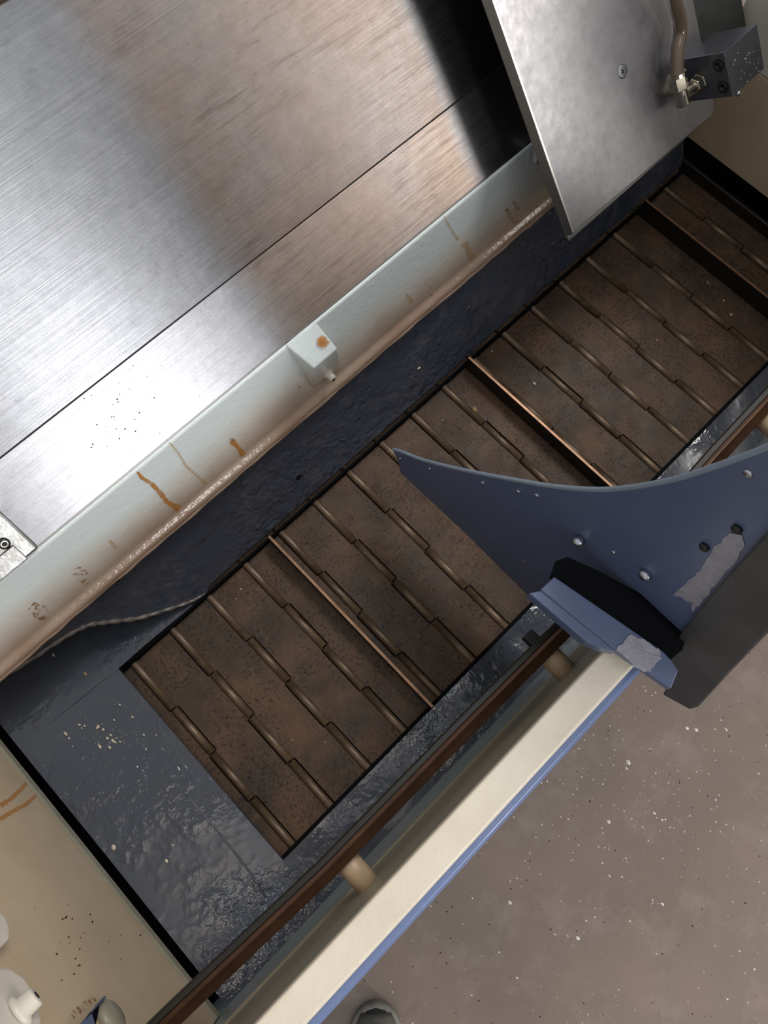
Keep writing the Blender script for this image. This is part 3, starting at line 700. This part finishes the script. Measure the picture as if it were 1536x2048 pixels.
chip((838, 736), 5, cw, CWN, 'chipm', 'cream sliver stuck on the dark blue chute wall')
chip((1416, 564), 6, belt, Z, 'bead', 'greyish ragged chip beside the far right flight')
chip((1410, 740), 4.5, belt, Z, 'bead', 'dull olive chip on the belt near its right front side')
chip((1462, 629), 3, belt, Z, 'chipm', 'bright white chip on the belt at the far right')
chip((1447, 601), 2.5, belt, Z, 'chipm', 'tiny white chip on the belt nearest the far right flight')
chip((1314, 681), 3, belt, Z, 'chipy', 'small reddish chip on the belt towards the right end')
chip((482, 1178), 2.2, belt, Z, 'chipm', 'bright dot of a chip at rear left of the belt, nearer the chute')
chip((472, 1197), 2.2, belt, Z, 'chipm', 'bright dot of a chip at rear left of the belt, farther from the chute')
chip((585, 1480), 2.4, belt, Z, 'chipm', 'lone white chip on the front part of the left belt slats')
chip((650, 1484), 2, belt, Z, 'chipm', 'tiny chip on the belt close to the front pan edge')
chip((171, 1348), 5, dk, Z, 'chipy', 'yellowish triangular chip on the rear of the left pan deck')
chip((107, 1310), 4, dk, Z, 'chipm', 'pale sliver chip under the weld bead on the left deck')
chip((228, 1694), 6, dk, Z, 'chipm', 'long white chip at the left edge of the pan deck')
chip((333, 1722), 4, dk, Z, 'chipm', 'cream chip on the shiny patch of the left pan deck')
chip((346, 1690), 3, dk, Z, 'chipm', 'small pale chip just above the cream one on the left deck')
chip((653, 1657), 4.5, dk, Z, 'chipm', 'white chip on the narrow front deck beside the guide bar')
chip((477, 1667), 3.5, dk, Z, 'bead', 'dull chip on the deck by the left conveyor corner')
for q, r in (((132, 1468), 5), ((160, 1450), 3), ((164, 1456), 3), ((197, 1453), 4), ((207, 1459), 4), ((200, 1493), 5), ((215, 1477), 4), ((222, 1471), 3), ((226, 1481), 3.5), ((231, 1485), 3), ((220, 1495), 3.5), ((240, 1410), 3), ((265, 1434), 3.5), ((229, 1440), 2.5), ((241, 1484), 3), ((170, 1452), 2.5), ((194, 1456), 2.5), ((288, 1470), 2.5), ((146, 1493), 2), ((313, 1470), 2), ((234, 1476), 2.2), ((139, 1477), 2.5)):
    chip(q, r, dk, Z, 'chipm', 'tiny white metal chip in the loose scatter on the left pan deck', 'chip scatter on the left pan deck')
b = NB()
for i in range(110):
    q = (random.gauss(215, 45), random.gauss(1470, 30)); c = dk(*q); flake_bm(c, random.uniform(.0003, .0008), Z, b)
tag(link('fine_swarf', b, MAT['chipm']), 'fine pale swarf dust sprinkled over the left pan deck', 'swarf', kind='stuff')
b = NB()
for i in range(160):
    q = (random.uniform(420, 900), 0); t = random.random(); q = (430 + 480 * t + random.gauss(0, 40), 1130 - 330 * t + random.gauss(0, 45) ); c = cw(*q)
    if .34 < c.y < .385: flake_bm(c + CWN * .0002, random.uniform(.0003, .0009), CWN, b)
tag(link('fine_swarf', b, MAT['bead']), 'fine grey swarf flecks clinging to the chute wall', 'swarf', kind='stuff')
b = NB()
for i in range(70):
    q = (random.gauss(255, 45), random.gauss(815, 45)); c = on(q, W0, NV)
    if 0.004 < (c - W0).dot(DV) < .098: flake_bm(c + NV * .0002, random.choice((.0004, .0006, .0009, .0013)), NV, b)
tag(link('dark_swarf', b, MAT['crumb']), 'dark swarf specks on the bright lower strip of the way cover', 'swarf', kind='stuff')
b = NB()
for i in range(22):
    q = (random.uniform(1462, 1518), random.uniform(95, 165)); flake_bm(on(q, C0 + CN * .0663, CN), random.uniform(.0006, .0013), CN, b)
tag(link('coolant_drops', b, MAT['grit'], car), kind='stuff')
# floor grit
for q, r, lb in (((1257, 1525), 6, 'largest white crumb on the brown floor below the door corner'), ((1392, 1459), 4, 'white crumb on the floor right of a smaller twin, near the black door skin'), ((1374, 1456), 4.5, 'white crumb on the floor left of its twin, near the black door skin'), ((1217, 1644), 4, 'white crumb on the floor in the upper middle'), ((1253, 1537), 3, 'small crumb just under the largest white crumb'), ((1155, 1876), 4.5, 'lone white crumb near the dark scab on the floor'), ((1219, 1752), 3.5, 'pale crumb at the centre of the bare floor'), ((1325, 1808), 4, 'bright crumb on the reddish part of the floor'), ((1020, 1805), 4.5, 'tan crumb on the floor nearest the blue skirt'), ((1308, 1626), 3.8, 'white crumb above the pale scratch on the floor'), ((1452, 1459), 4, 'pale crumb at the far right of the floor')):
    o = chip(q, r, fl, Z, 'grit', lb); o.name = 'floor_crumb'; o['category'] = 'crumb'
b = NB(); n = 0
while n < 420:
    t = random.random(); x = random.uniform(700, 1560); y = random.uniform(1280, 2070)
    if random.random() < .5: x = random.gauss(1270, 130); y = random.gauss(1590, 140)
    if y < 2690 - 1.05 * x - 20: continue
    c = fl(x, y); flake_bm(c, random.choice((.0006, .0008, .001, .0012, .0016, .0021)), Z, b); n += 1
tag(link('floor_grit', b, MAT['grit']), 'pale grit and swarf dust scattered over the brown floor', 'grit', kind='stuff')
b = NB()
for i in range(220):
    x = random.uniform(700, 1560); y = random.uniform(1300, 2070)
    if y < 2690 - 1.05 * x + 20: continue
    flake_bm(fl(x, y), random.uniform(.0006, .0022), Z, b)
tag(link('floor_grit', b, MAT['crumb']), 'dark scabs of dirt sticking to the brown floor', 'grit', kind='stuff')
